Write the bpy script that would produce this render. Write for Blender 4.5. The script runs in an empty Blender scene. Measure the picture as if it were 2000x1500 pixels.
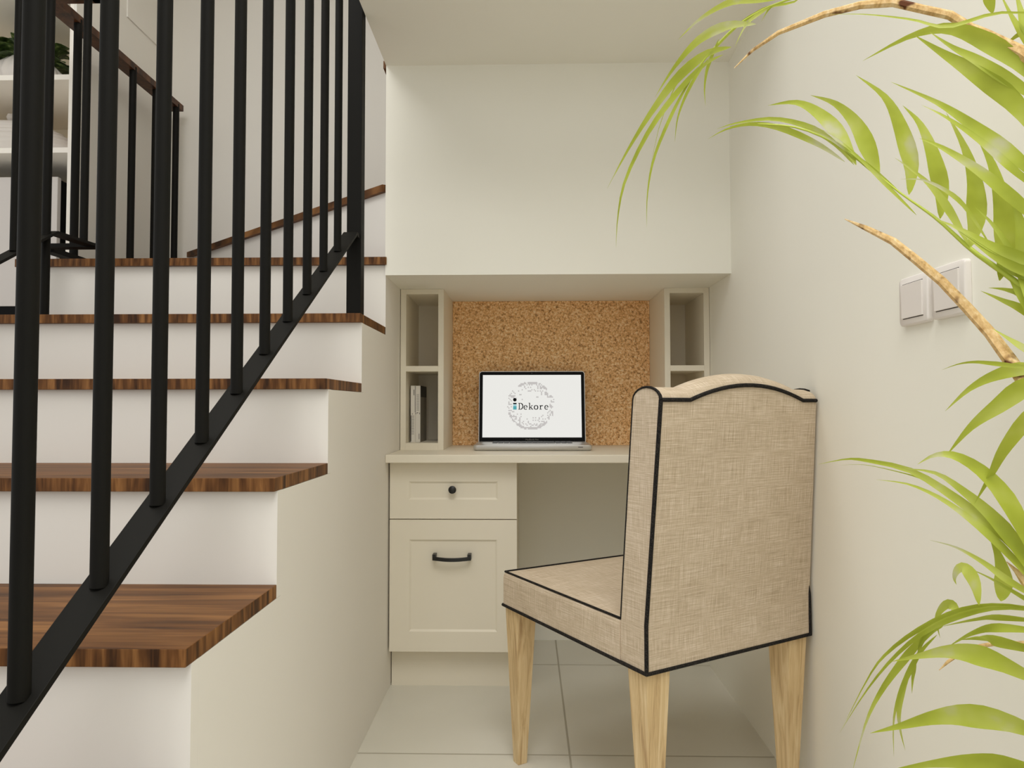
import bpy, bmesh, math, random
from mathutils import Vector, Matrix

# ------------------------------------------------------------------ camera, light, exposure
SC = bpy.context.scene
COL = SC.collection
cam_data = bpy.data.cameras.new('camera')
cam_data.sensor_width = 36.0
cam_data.lens = 24.0
cam_data.clip_start = 0.02
cam = bpy.data.objects.new('camera', cam_data)
COL.objects.link(cam)
cam.matrix_world = (Matrix.Translation((0, 0, 0.89)) @ Matrix.Rotation(0.0213, 4, 'Z')
                    @ Matrix.Rotation(math.pi / 2 + 0.0329, 4, 'X') @ Matrix.Rotation(-0.0012, 4, 'Z'))
SC.camera = cam
SC.view_settings.view_transform = 'Standard'
SC.view_settings.look = 'None'
SC.view_settings.gamma = 1.0
SC.view_settings.use_curve_mapping = False
SC.cycles.max_bounces = 24
SC.cycles.diffuse_bounces = 16
SC.view_settings.exposure = -0.22

world = bpy.data.worlds.new('room_daylight')
SC.world = world
world.use_nodes = True
bg = world.node_tree.nodes['Background']
bg.inputs['Color'].default_value = (1.0, 0.992, 0.972, 1)
bg.inputs['Strength'].default_value = 1.0


def area(name, loc, target, size, energy, color):
    d = bpy.data.lights.new(name, 'AREA')
    d.shape = 'RECTANGLE'
    d.size, d.size_y = size
    d.energy = energy
    d.color = color
    o = bpy.data.objects.new(name, d)
    COL.objects.link(o)
    o.location = loc
    o.rotation_euler = (Vector(target) - Vector(loc)).to_track_quat('-Z', 'Y').to_euler()
    return o


area('room_light', (-0.2, -1.8, 2.30), (0.0, 1.2, 0.6), (2.4, 1.4), 6, (1.0, 0.99, 0.97))
fill = area('bounce_fill', (0.08, -0.15, 2.75), (0.08, 0.30, 0.0), (1.3, 1.6), 24, (1.0, 0.99, 0.97))  # added fill, no fixture: floor bounce lifts the soffit and side walls
fill.data.spread = math.radians(105)
area('stairwell_fill', (-1.0, 1.2, 2.85), (-1.0, 2.0, 0.0), (0.9, 0.9), 17, (1.0, 0.99, 0.97))  # added fill above the stairs, no fixture: brightens the stairwell walls


# ------------------------------------------------------------------ materials
def lin(c):
    return tuple((v / 12.92 if v <= 0.04045 else ((v + 0.055) / 1.055) ** 2.4) for v in (x / 255.0 for x in c)) + (1,)


def mat(name, rgb, rough=0.6, metal=0.0, spec=0.5):
    m = bpy.data.materials.new(name)
    m.use_nodes = True
    b = m.node_tree.nodes['Principled BSDF']
    b.inputs['Base Color'].default_value = lin(rgb)
    b.inputs['Roughness'].default_value = rough
    b.inputs['Metallic'].default_value = metal
    b.inputs['Specular IOR Level'].default_value = spec
    return m


class NT:
    def __init__(s, m):
        s.t = m.node_tree
        s.b = s.t.nodes['Principled BSDF']

    def n(s, kind, **kw):
        o = s.t.nodes.new(kind)
        for k, v in kw.items():
            setattr(o, k, v)
        return o

    def l(s, a, b):
        s.t.links.new(a, b)

    def math(s, op, a, b=None):
        o = s.n('ShaderNodeMath', operation=op)
        for i, v in enumerate((a, b)):
            if v is None:
                continue
            if isinstance(v, (int, float)):
                o.inputs[i].default_value = v
            else:
                s.l(v, o.inputs[i])
        return o.outputs[0]

    def mapped(s, vec, scale):
        o = s.n('ShaderNodeMapping')
        s.l(vec, o.inputs['Vector'])
        o.inputs['Scale'].default_value = scale
        return o.outputs[0]

    def noise(s, vec, scale, detail=3, rough=0.5, dist=0.0):
        o = s.n('ShaderNodeTexNoise')
        s.l(vec, o.inputs['Vector'])
        o.inputs['Scale'].default_value = scale
        o.inputs['Detail'].default_value = detail
        o.inputs['Roughness'].default_value = rough
        o.inputs['Distortion'].default_value = dist
        return o.outputs['Fac']

    def ramp(s, fac, stops):
        o = s.n('ShaderNodeValToRGB')
        s.l(fac, o.inputs[0])
        e = o.color_ramp.elements
        while len(e) < len(stops):
            e.new(0.5)
        for q, (p, c) in zip(e, stops):
            q.position = p
            q.color = lin(c)
        return o.outputs[0]

    def mix(s, fac, a, b, blend='MIX'):
        o = s.n('ShaderNodeMix', data_type='RGBA', blend_type=blend)
        for i, v in ((0, fac), (6, a), (7, b)):
            if isinstance(v, (int, float)):
                o.inputs[i].default_value = v
            elif isinstance(v, tuple):
                o.inputs[i].default_value = v
            else:
                s.l(v, o.inputs[i])
        return o.outputs[2]

    def bump(s, height, strength, dist):
        o = s.n('ShaderNodeBump')
        s.l(height, o.inputs['Height'])
        o.inputs['Strength'].default_value = strength
        o.inputs['Distance'].default_value = dist
        s.l(o.outputs[0], s.b.inputs['Normal'])


def painted(name, rgb, rough=0.65):
    m = mat(name, rgb, rough, spec=0.25)
    t = NT(m)
    tc = t.n('ShaderNodeTexCoord').outputs['Object']
    c2 = tuple(max(0, v - 5) for v in rgb)
    t.l(t.ramp(t.noise(tc, 1.3, 2), [(0.3, c2), (0.7, rgb)]), t.b.inputs['Base Color'])
    return m


def wood(name, dark, mid, light, across, along, face_across=None, rough=0.35):
    """grain runs along object X on flat faces; the narrow edges show short upright streaks"""
    m = mat(name, mid, rough, spec=0.2)
    t = NT(m)
    tc = t.n('ShaderNodeTexCoord').outputs['Object']
    top = t.noise(t.mapped(tc, (along, across, across)), 1.0, 5, 0.6, 0.8)
    fine = t.noise(t.mapped(tc, (along * 4, across * 5, across * 5)), 1.0, 2, 0.5)
    v = t.math('ADD', t.math('MULTIPLY', top, 0.75), t.math('MULTIPLY', fine, 0.25))
    if face_across:
        sep = t.n('ShaderNodeSeparateXYZ')
        t.l(tc, sep.inputs[0])
        u = t.math('ADD', sep.outputs[0], sep.outputs[1])
        cmb = t.n('ShaderNodeCombineXYZ')
        t.l(t.math('MULTIPLY', u, face_across), cmb.inputs[0])
        t.l(t.math('MULTIPLY', sep.outputs[2], 6.0), cmb.inputs[2])
        edge = t.noise(cmb.outputs[0], 1.0, 3, 0.55, 0.3)
        geo = t.n('ShaderNodeNewGeometry')
        sn = t.n('ShaderNodeSeparateXYZ')
        t.l(geo.outputs['True Normal'], sn.inputs[0])
        up = t.math('GREATER_THAN', t.math('ABSOLUTE', sn.outputs[2]), 0.6)
        mx = t.n('ShaderNodeMix', data_type='FLOAT')
        t.l(up, mx.inputs[0])
        t.l(edge, mx.inputs[2])
        t.l(v, mx.inputs[3])
        v = mx.outputs[0]
    t.l(t.ramp(v, [(0.34, dark), (0.5, mid), (0.68, light)]), t.b.inputs['Base Color'])
    return m


M = {}
M['wall'] = painted('wall_paint', (239, 237, 227))
M['stair_white'] = painted('stair_paint', (234, 231, 225))
M['soffit'] = painted('soffit_paint', (243, 241, 232))
M['joinery'] = mat('joinery_lacquer', (226, 219, 202), 0.45, spec=0.35)
M['metal_black'] = mat('black_powder_coat', (19, 18, 15), 0.6, spec=0.12)
M['handle_black'] = mat('handle_black', (10, 10, 10), 0.35)
M['walnut'] = wood('walnut_tread', (54, 32, 14), (103, 66, 33), (150, 105, 60), 26, 1.6, 60, rough=0.5)
M['walnut_rail'] = wood('walnut_rail', (40, 22, 11), (74, 43, 22), (100, 63, 34), 30, 30, 24)
M['oak'] = mat('oak_leg', (186, 156, 108), 0.5)
t = NT(M['oak'])
tc = t.n('ShaderNodeTexCoord').outputs['Object']
t.l(t.ramp(t.noise(t.mapped(tc, (90, 90, 5)), 1.0, 4, 0.6, 0.6), [(0.3, (170, 138, 96)), (0.5, (206, 178, 132)), (0.72, (226, 203, 162))]),
    t.b.inputs['Base Color'])

# floor tiles
M['tile'] = mat('floor_tile', (206, 199, 182), 0.22, spec=0.5)
t = NT(M['tile'])
tc = t.n('ShaderNodeTexCoord').outputs['Object']
sep = t.n('ShaderNodeSeparateXYZ')
t.l(tc, sep.inputs[0])
def grout(sock, off, pitch, half):
    v = t.math('FRACT', t.math('ADD', t.math('DIVIDE', t.math('SUBTRACT', sock, off), pitch), 0.5))
    return t.math('LESS_THAN', t.math('ABSOLUTE', t.math('SUBTRACT', v, 0.5)), half / pitch)
g = t.math('MAXIMUM', grout(sep.outputs[0], 0.1085, 0.611, 0.0028), grout(sep.outputs[1], 1.776, 0.611, 0.0028))
base = t.ramp(t.noise(tc, 2.5, 3), [(0.3, (205, 202, 190)), (0.7, (212, 209, 198))])
t.l(t.mix(g, base, lin((168, 163, 148))), t.b.inputs['Base Color'])
t.l(t.math('ADD', t.math('MULTIPLY', g, 0.5), 0.2), t.b.inputs['Roughness'])

# cork
M['cork'] = mat('cork', (176, 132, 82), 0.9, spec=0.1)
t = NT(M['cork'])
tc = t.n('ShaderNodeTexCoord').outputs['Object']
n1 = t.noise(t.mapped(tc, (1, 1, 1)), 120, 3, 0.65, 0.6)
vo = t.n('ShaderNodeTexVoronoi')
t.l(tc, vo.inputs['Vector'])
vo.inputs['Scale'].default_value = 230
c1 = t.ramp(n1, [(0.36, (98, 54, 24)), (0.43, (206, 150, 94)), (0.53, (240, 194, 138)), (0.63, (255, 236, 200))])
c2 = t.ramp(vo.outputs['Distance'], [(0.0, (250, 212, 158)), (0.55, (240, 198, 144)), (1.0, (160, 108, 62))])
t.l(t.mix(0.35, c1, c2), t.b.inputs['Base Color'])

# linen: crossed threads, chosen by which way the cloth faces
M['linen'] = mat('linen', (205, 182, 150), 0.9, spec=0.1)
t = NT(M['linen'])
tcn = t.n('ShaderNodeTexCoord')
sep = t.n('ShaderNodeSeparateXYZ')
t.l(tcn.outputs['Object'], sep.inputs[0])
sn = t.n('ShaderNodeSeparateXYZ')
t.l(tcn.outputs['Normal'], sn.inputs[0])
side = t.math('GREATER_THAN', t.math('ABSOLUTE', sn.outputs[0]), 0.7)
mu = t.n('ShaderNodeMix', data_type='FLOAT')
t.l(side, mu.inputs[0]); t.l(sep.outputs[0], mu.inputs[2]); t.l(sep.outputs[1], mu.inputs[3])
mv = t.n('ShaderNodeMix', data_type='FLOAT')
t.l(side, mv.inputs[0]); t.l(t.math('ADD', sep.outputs[1], sep.outputs[2]), mv.inputs[2]); t.l(sep.outputs[2], mv.inputs[3])
def threads(a, b):
    c = t.n('ShaderNodeCombineXYZ')
    t.l(t.math('MULTIPLY', mu.outputs[0], a), c.inputs[0])
    t.l(t.math('MULTIPLY', mv.outputs[0], b), c.inputs[1])
    return t.noise(c.outputs[0], 1.0, 2, 0.6)
h1 = threads(13, 620)
h2 = threads(620, 17)
h3 = threads(55, 1400)
h4 = threads(1400, 47)
soft = t.noise(tcn.outputs['Object'], 9, 2)
w = t.math('ADD', t.math('MULTIPLY', h1, 0.32), t.math('MULTIPLY', h2, 0.26))
w = t.math('ADD', w, t.math('ADD', t.math('MULTIPLY', h3, 0.18), t.math('MULTIPLY', h4, 0.18)))
w = t.math('ADD', t.math('MULTIPLY', w, 0.96), t.math('MULTIPLY', soft, 0.06))
t.l(t.ramp(w, [(0.38, (167, 150, 126)), (0.5, (199, 182, 159)), (0.62, (228, 215, 200))]), t.b.inputs['Base Color'])
t.bump(w, 0.25, 0.0015)

M['piping'] = mat('black_piping', (24, 21, 19), 0.7, spec=0.2)
t = NT(M['piping'])
tc = t.n('ShaderNodeTexCoord').outputs['Object']
t.l(t.ramp(t.noise(tc, 420, 1), [(0.45, (16, 14, 13)), (0.72, (52, 47, 42))]), t.b.inputs['Base Color'])

# leaves: both sides lit, a few pale worn patches
M['leaf'] = mat('palm_leaf', (176, 190, 70), 0.45, spec=0.3)
t = NT(M['leaf'])
tc = t.n('ShaderNodeTexCoord').outputs['Object']
t.l(t.ramp(t.noise(tc, 16, 3), [(0.3, (144, 154, 44)), (0.5, (172, 184, 66)), (0.62, (188, 196, 98)), (0.70, (200, 198, 168))]), t.b.inputs['Base Color'])
tr = t.n('ShaderNodeBsdfTranslucent')
tr.inputs['Color'].default_value = lin((186, 198, 78))
ms = t.n('ShaderNodeMixShader')
ms.inputs[0].default_value = 0.35
out = [n for n in t.t.nodes if n.type == 'OUTPUT_MATERIAL'][0]
t.l(t.b.outputs[0], ms.inputs[1]); t.l(tr.outputs[0], ms.inputs[2]); t.l(ms.outputs[0], out.inputs['Surface'])
M['leaf_stalk'] = mat('palm_stalk', (178, 192, 66), 0.5)
M['dry_stalk'] = mat('dry_stalk', (190, 148, 92), 0.7, spec=0.2)
t = NT(M['dry_stalk'])
tc = t.n('ShaderNodeTexCoord').outputs['Object']
t.l(t.mix(t.ramp(t.noise(tc, 24, 3, 0.7), [(0.58, (0, 0, 0)), (0.66, (255, 255, 255))]),
          t.ramp(t.noise(t.mapped(tc, (160, 60, 90)), 1.0, 5, 0.65), [(0.3, (176, 138, 84)), (0.5, (212, 178, 124)), (0.72, (236, 214, 172))]),
          lin((92, 52, 26))), t.b.inputs['Base Color'])
M['bark'] = mat('palm_stem', (150, 132, 74), 0.7)
M['soil'] = mat('soil', (60, 46, 34), 0.95)
M['pot'] = mat('pot_glaze', (214, 208, 198), 0.4)
M['white'] = mat('white_plastic', (226, 220, 216), 0.4)
M['gap'] = mat('dark_gap', (40, 32, 28), 0.8)
M['alu'] = mat('brushed_aluminium', (196, 194, 190), 0.35, 0.7)
M['bezel'] = mat('black_glass', (6, 6, 6), 0.35, spec=0.1)
M['key'] = mat('key_black', (46, 48, 52), 0.5)
M['grey_text'] = mat('grey_text', (120, 120, 118), 0.6)
M['screen'] = mat('lit_screen', (20, 20, 20), 0.4)
def glow(name, rgb, k):
    m = mat(name, (0, 0, 0), 0.5, spec=0.1)
    b = m.node_tree.nodes['Principled BSDF']
    b.inputs['Emission Color'].default_value = lin(rgb)
    b.inputs['Emission Strength'].default_value = k
    return m
M['screen'] = glow('lit_screen', (237, 236, 231), 1.13)
M['screen_grey'] = glow('lit_screen_grey', (198, 194, 191), 1.13)
M['screen_teal'] = glow('lit_screen_teal', (86, 168, 176), 1.13)
M['screen_pale'] = glow('lit_screen_pale', (170, 206, 212), 1.13)
M['screen_black'] = glow('lit_screen_black', (6, 6, 8), 1.0)
M['page'] = mat('book_white', (222, 218, 210), 0.6)
M['cover_grey'] = mat('book_grey', (128, 124, 114), 0.5)
M['cover_black'] = mat('book_black', (22, 20, 20), 0.5)
M['shelf_white'] = mat('bookcase_white', (243, 238, 229), 0.5)
M['shelf_back'] = mat('bookcase_back', (230, 221, 198), 0.6)
M['case_grey'] = mat('box_grey', (206, 200, 196), 0.35)
M['case_dark'] = mat('box_black', (10, 10, 10), 0.5, spec=0.1)
M['ceramic'] = mat('ceramic', (214, 208, 202), 0.4)
M['dark_leaf'] = mat('dark_leaf', (52, 74, 30), 0.5)
t = NT(M['dark_leaf'])
tc = t.n('ShaderNodeTexCoord').outputs['Object']
t.l(t.ramp(t.noise(tc, 60, 3), [(0.35, (36, 52, 20)), (0.55, (64, 88, 36)), (0.72, (138, 152, 96))]), t.b.inputs['Base Color'])


# ------------------------------------------------------------------ mesh helpers
class MB:
    def __init__(s):
        s.v, s.f, s.m = [], [], []

    def add(s, verts, faces, mi=0):
        k = len(s.v)
        s.v += [tuple(p) for p in verts]
        s.f += [tuple(i + k for i in fc) for fc in faces]
        s.m += [mi] * len(faces)
        return s

    def box(s, x0, x1, y0, y1, z0, z1, mi=0):
        return s.add([(x0, y0, z0), (x1, y0, z0), (x1, y1, z0), (x0, y1, z0), (x0, y0, z1), (x1, y0, z1), (x1, y1, z1), (x0, y1, z1)],
                     [(0, 3, 2, 1), (4, 5, 6, 7), (0, 1, 5, 4), (1, 2, 6, 5), (2, 3, 7, 6), (3, 0, 4, 7)], mi)

    def loft(s, rings, close=True, caps=True, mi=0):
        n = len(rings[0])
        v = [p for r in rings for p in r]
        f = []
        for i in range(len(rings) - 1):
            for j in range(n if close else n - 1):
                a, b = i * n + j, i * n + (j + 1) % n
                f.append((a, b, b + n, a + n))
        if caps and close:
            f.append(tuple(range(n))[::-1])
            f.append(tuple((len(rings) - 1) * n + j for j in range(n)))
        return s.add(v, f, mi)

    def prism(s, poly, axis, a, b, mi=0):
        """poly: 2D points; axis 'x' -> (y,z) outline, 'y' -> (x,z), 'z' -> (x,y)"""
        def P(p, t):
            return {'x': (t, p[0], p[1]), 'y': (p[0], t, p[1]), 'z': (p[0], p[1], t)}[axis]
        return s.loft([[P(p, a) for p in poly], [P(p, b) for p in poly]], mi=mi)

    def tube(s, path, r, n=10, mi=0, up=None):
        path = [Vector(p) for p in path]
        rr = r if isinstance(r, (list, tuple)) else [r] * len(path)
        rings = []
        prev = None
        for i, p in enumerate(path):
            d = (path[min(i + 1, len(path) - 1)] - path[max(i - 1, 0)]).normalized()
            ref = prev if prev is not None else (Vector((0, 0, 1)) if abs(d.z) < 0.9 else Vector((1, 0, 0)))
            a = d.cross(ref)
            if a.length < 1e-5:
                a = d.cross(Vector((0, 1, 0)))
            a.normalize()
            b = a.cross(d).normalized()
            prev = b
            rings.append([p + (a * math.cos(2 * math.pi * k / n) + b * math.sin(2 * math.pi * k / n)) * rr[i] for k in range(n)])
        return s.loft(rings, mi=mi)

    def lathe(s, prof, c=(0, 0, 0), n=40, mi=0, wob=None):
        rings = []
        for r, z in prof:
            rings.append([(c[0] + r * (wob(k / n, z) if wob else 1) * math.cos(2 * math.pi * k / n),
                           c[1] + r * (wob(k / n, z) if wob else 1) * math.sin(2 * math.pi * k / n), c[2] + z) for k in range(n)])
        return s.loft(rings, mi=mi)

    def build(s, name, mats, parent=None, bevel=0.0, smooth=False, seg=2, angle=35):
        me = bpy.data.meshes.new(name)
        me.from_pydata(s.v, [], s.f)
        for m in (mats if isinstance(mats, (list, tuple)) else [mats]):
            me.materials.append(m)
        me.polygons.foreach_set('material_index', s.m)
        bm = bmesh.new()
        bm.from_mesh(me)
        bmesh.ops.recalc_face_normals(bm, faces=bm.faces)
        if bevel:
            es = [e for e in bm.edges if len(e.link_faces) == 2 and e.calc_face_angle() > math.radians(angle)]
            bmesh.ops.bevel(bm, geom=es, offset=bevel, segments=seg, affect='EDGES', profile=0.6)
        bm.to_mesh(me)
        bm.free()
        if smooth:
            me.polygons.foreach_set('use_smooth', [True] * len(me.polygons))
            me.set_sharp_from_angle(angle=math.radians(50))
        o = bpy.data.objects.new(name, me)
        COL.objects.link(o)
        if parent:
            o.parent = parent
        return o


def tag(o, label=None, cat=None, group=None, kind=None):
    for k, v in (('label', label), ('category', cat), ('group', group), ('kind', kind)):
        if v:
            o[k] = v
    return o


def thing(name, label, cat, loc=(0, 0, 0), rz=0.0, group=None):
    o = bpy.data.objects.new(name, None)
    o.empty_display_size = 0.05
    COL.objects.link(o)
    o.location = loc
    o.rotation_euler = (0, 0, rz)
    return tag(o, label, cat, group)


def rel(o, p):
    """a world point in the thing's own frame"""
    c, s_ = math.cos(-o.rotation_euler.z), math.sin(-o.rotation_euler.z)
    d = Vector(p) - Vector(o.location)
    return Vector((d.x * c - d.y * s_, d.x * s_ + d.y * c, d.z))


def structure(mb, name, m, **kw):
    return tag(mb.build(name, m, **kw), kind='structure')


# ------------------------------------------------------------------ the room
XL, XR = -0.4367, 0.6272          # stair side plane, right wall
YB, YN, YBACK = 2.0916, 2.635, 3.12
ZC, ZB = 1.955, 1.2964
structure(MB().box(-3.2, 2.2, -3.5, 3.3, -0.1, 0.0), 'floor', M['tile'])
structure(MB().box(XR, XR + 0.12, -1.6, YBACK, 0, 2.95), 'wall_right', M['wall'])
structure(MB().box(XL, XR, YN, YN + 0.06, 0, ZB), 'wall_back', M['wall'])
structure(MB().box(XL, XR, YB, YBACK, ZB, 2.95), 'wall_bulkhead', M['wall'])
structure(MB().box(XL, XR, 1.6, YB, ZC, 2.95), 'ceiling', M['soffit'])
structure(MB().box(-3.2, XR + 0.12, YBACK, YBACK + 0.12, 0, 2.95), 'wall_stairwell', M['stair_white'])
structure(MB().box(-1.6975, -1.6890, 2.485, YBACK, 0, 2.95), 'wall_left', M['stair_white'])
structure(MB().box(-1.6890, -1.6830, 2.80, YBACK, 2.54, 2.95), 'trim_1', M['stair_white'])
structure(MB().box(-3.2, XR + 0.12, -1.0, YBACK + 0.12, 2.95, 3.05), 'ceiling_upper', M['soffit'])

# ------------------------------------------------------------------ staircase
Y1, T = 0.8908, 0.3024
ZT = {-2: 0.202, -1: 0.391, 0: 0.5798, 1: 0.7663, 2: 0.9519, 3: 1.1364, 4: 1.3525}
NOSE, TH, SL = 0.0154, 0.0236, -1.602
yk = lambda k: Y1 + k * T
stair = thing('staircase', 'white staircase with dark walnut treads climbing at the left', 'staircase', (-1.0, yk(-2), 0))
O = Vector(stair.location)
def loc_box(x0, x1, y0, y1, z0, z1, mb=None):
    return (mb or MB()).box(x0 - O.x, x1 - O.x, y0 - O.y, y1 - O.y, z0 - O.z, z1 - O.z)
outline = [(yk(-2) + 0.02, 0)]
for k in range(-2, 5):
    outline.append((yk(k) + 0.02, ZT[k] - TH - 0.0005))
    outline.append((yk(k + 1) + 0.02 if k < 4 else YBACK - 0.001, ZT[k] - TH - 0.0005))
outline.append((YBACK - 0.001, 0))
MB().prism([(y - O.y, z) for y, z in outline], 'x', SL + 0.013 - O.x, XL - O.x).build('side_panel', M['stair_white'], stair)
for k in range(-2, 5):
    zb = ZT[k - 1] - TH if k > -2 else 0
    loc_box(SL + 0.013, XL, yk(k), yk(k) + 0.0199, zb, ZT[k] - TH).build('riser', M['stair_white'], stair)
    if k < 4:
        loc_box(SL, XL, yk(k) - NOSE, yk(k + 1), ZT[k] - TH, ZT[k]).build('tread', M['walnut'], stair, bevel=0.0012)
    else:
        y0 = yk(4) - NOSE
        poly = [(SL, y0 + .006), (SL + .006, y0), (-0.4355, y0), (-0.4325, y0 + .004), (-0.4325, YB - 0.0006), (XL - .0006, YB - 0.0006), (XL - .0006, YBACK - .001), (SL, YBACK - .001)]
        MB().prism([(x - O.x, y - O.y) for x, y in poly], 'z', ZT[4] - TH, ZT[4]).build('tread', M['walnut'], stair)
# winder above the landing: its nosing runs aslant from the bulkhead corner to the back wall
za, zb = 1.609 - 0.0236, 1.609
A, B = Vector((-0.466, 2.178)), Vector((-1.578, YBACK - .001))
dn = (B - A).normalized()
nr = Vector((-dn.y, dn.x)) * -1
if nr.y < 0:
    nr = -nr
A2 = A + nr * 0.014
B2 = B + nr * 0.014
poly = [(A.x, A.y), (A.x + 0.016, A.y + 0.006), (XL - .0006, A.y + 0.012), (XL - .0006, YBACK - .001), (B.x, B.y)]
MB().prism([(x - O.x, y - O.y) for x, y in poly], 'z', za, zb).build('tread', M['walnut'], stair)
poly = [(A2.x, A2.y), (XL - .0006, A2.y), (XL - .0006, YBACK - .001), (B2.x + .02, YBACK - .001)]
MB().prism([(x - O.x, y - O.y) for x, y in poly], 'z', ZT[4], za).build('riser', M['stair_white'], stair)
# nosing tip of a tread of the turning flight, beside the bulkhead
loc_box(-0.4500, XL - .0004, 2.112, 3.0, 1.957, 1.981).build('tread', M['walnut'], stair)


# ------------------------------------------------------------------ railings
def slope_bar(x0, x1, p, q, th):
    """flat bar: p,q = (y,z) of the top face at both ends"""
    return [[(x0, p[0], p[1]), (x1, p[0], p[1]), (x1, p[0], p[1] - th), (x0, p[0], p[1] - th)],
            [(x0, q[0], q[1]), (x1, q[0], q[1]), (x1, q[0], q[1] - th), (x0, q[0], q[1] - th)]]

rail = thing('stair_railing', 'black metal stair railing in front, nearest the camera', 'railing', (-0.461, 1.82, ZT[3]))
def W(o, mb, name, m, **kw):
    """build a mesh given in world coordinates as a part of thing o"""
    mb.v = [tuple(rel(o, p)) for p in mb.v]
    return mb.build(name, m, o, **kw)
S0 = 0.626
zbar = lambda y: 0.6255 + S0 * (y - 0.6217)
BT = 0.0085
bar = MB()
bar.loft(slope_bar(-0.4830, -0.4452, (0.40, zbar(0.40)), (1.782, zbar(1.782)), BT))
bar.box(-0.4830, -0.4452, 1.782, 1.803, zbar(1.782) - BT - .004, zbar(1.782))
W(rail, bar, 'bottom_rail', M['metal_black'], bevel=0.0008)
for k in range(10):
    y = 0.6217 + 0.11475 * k
    W(rail, MB().tube([(-0.4632, y, zbar(y) - 0.002), (-0.4632, y, zbar(y) + 0.93)], 0.0093, 20), 'baluster', M['metal_black'], smooth=True)
nw = MB().box(-0.4805, -0.4418, 1.803, 1.8405, ZT[3], zbar(1.82) + 0.93)
W(rail, nw, 'newel_post', M['metal_black'], bevel=0.001)
W(rail, MB().box(-0.4805, -0.4418, 0.46, 0.498, ZT[-2], zbar(0.48) + 0.93), 'newel_post', M['metal_black'], bevel=0.001)
W(rail, MB().loft(slope_bar(-0.488, -0.4400, (0.40, zbar(0.40) + 0.955), (1.842, zbar(1.842) + 0.955), 0.026)), 'handrail', M['walnut_rail'], bevel=0.002)

lr = thing('stair_railing', 'black railing with walnut handrail on the far left of the stairs', 'railing', (-1.414, 1.97, ZT[3]))
XA, XG = -1.414, -1.580
zl = lambda y: 1.402 + S0 * (y - 1.97)
ZG, ZH = 1.421, 2.268
b = MB()
b.loft(slope_bar(XA - .019, XA + .019, (1.30, zl(1.30)), (1.99, zl(1.99)), BT))
b.loft(slope_bar(XA - .019, XA + .019, (1.99, zl(1.99)), (2.205, ZG), BT))
b.box(XG - .019, XA + .019, 2.167, 2.205, ZG - BT - .004, ZG)
b.box(XG - .019, XG + .019, 2.205, 3.04, ZG - BT - .012, ZG - .004)
W(lr, b, 'bottom_rail', M['metal_black'])
for y in (1.388, 1.500, 1.614, 1.728, 1.842):
    W(lr, MB().tube([(XA, y, zl(y) - .002), (XA, y, zl(y) + 0.86)], 0.0108, 16), 'baluster', M['metal_black'], smooth=True)
W(lr, MB().tube([(XA - .003, 1.97, ZT[3]), (XA - .003, 1.97, ZH - .027)], 0.0118, 16), 'newel_post', M['metal_black'], smooth=True)
W(lr, MB().tube([(XA, 2.135, ZG - .004), (XA, 2.135, ZH - .027)], 0.0120, 16), 'baluster', M['metal_black'], smooth=True)
for k in range(5):
    y = 2.334 + 0.1685 * k
    W(lr, MB().tube([(XG, y, ZT[4]), (XG, y, ZH - .012)], 0.0135, 16), 'baluster', M['metal_black'], smooth=True)
hr = MB()
hr.loft(slope_bar(XA - .028, XA + .028, (1.30, zl(1.30) + .87), (1.99, ZH), 0.027))
hr.box(XA - .028, XA + .028, 1.99, 2.214, ZH - .027, ZH)
hr.box(XG - .046, XA + .028, 2.158, 2.214, ZH - .027, ZH)
hr.box(XG - .046, XG + .012, 2.214, 3.05, ZH - .027, ZH)
W(lr, hr, 'handrail', M['walnut_rail'])

# ------------------------------------------------------------------ desk joinery
YD, ZD, ZDB = 2.105, 0.7413, 0.7161
tag(MB().box(XL + .0006, XR - .0006, YD, YN - .0006, ZDB, ZD).build('desktop', M['joinery'], bevel=0.0025), 'cream built-in desktop spanning the niche under the laptop', 'desk')

cab = thing('desk_cabinet', 'cream cabinet with a drawer over a door under the desktop', 'cabinet', (-0.2315, 2.1518, 0))
CW = 0.2000
YC = 2.1518
W(cab, MB().box(-0.4312, -0.0312, YC + 0.020, YN - .002, 0.1248, ZDB - .0005), 'carcass', M['joinery'])
W(cab, MB().box(-0.4332, -0.0332, 2.205, 2.223, 0, 0.1246), 'plinth', M['joinery'])
def panel_front(x0, x1, z0, z1, fr, y):
    """front with a raised frame around a sunk field with a small bevelled step"""
    mb = MB()
    xs, zs = (x0, x0 + fr, x0 + fr + .006, x1 - fr - .006, x1 - fr, x1), (z0, z0 + fr, z0 + fr + .006, z1 - fr - .006, z1 - fr, z1)
    rings = [[(x0, y + .0195, z0), (x1, y + .0195, z0), (x1, y + .0195, z1), (x0, y + .0195, z1)]]
    for i, d in ((0, 0), (1, 0), (2, .0045)):
        rings.append([(xs[i], y + d, zs[i]), (xs[5 - i], y + d, zs[i]), (xs[5 - i], y + d, zs[5 - i]), (xs[i], y + d, zs[5 - i])])
    mb.loft(rings)
    return mb
dr = W(cab, panel_front(-0.4312, -0.0312, 0.5375, ZDB - .002, 0.060, YC), 'drawer', M['joinery'])
dd = W(cab, panel_front(-0.4312, -0.0312, 0.1250, 0.5345, 0.062, YC), 'door', M['joinery'])
kb = MB().lathe([(0.0045, 0), (0.0045, .010), (0.0105, .014), (0.0125, .019), (0.0118, .024), (0.006, .0265), (0.0005, .027)], n=28)
kb.v = [(-0.2325 + x, YC + .0048 - z, 0.630 + y) for x, y, z in kb.v]
ko = W(cab, kb, 'knob', M['handle_black'], smooth=True)
ko.parent = dr
hb = MB()
hx0, hx1, hz = -0.2935, -0.1735, 0.4185
rings = []
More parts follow.
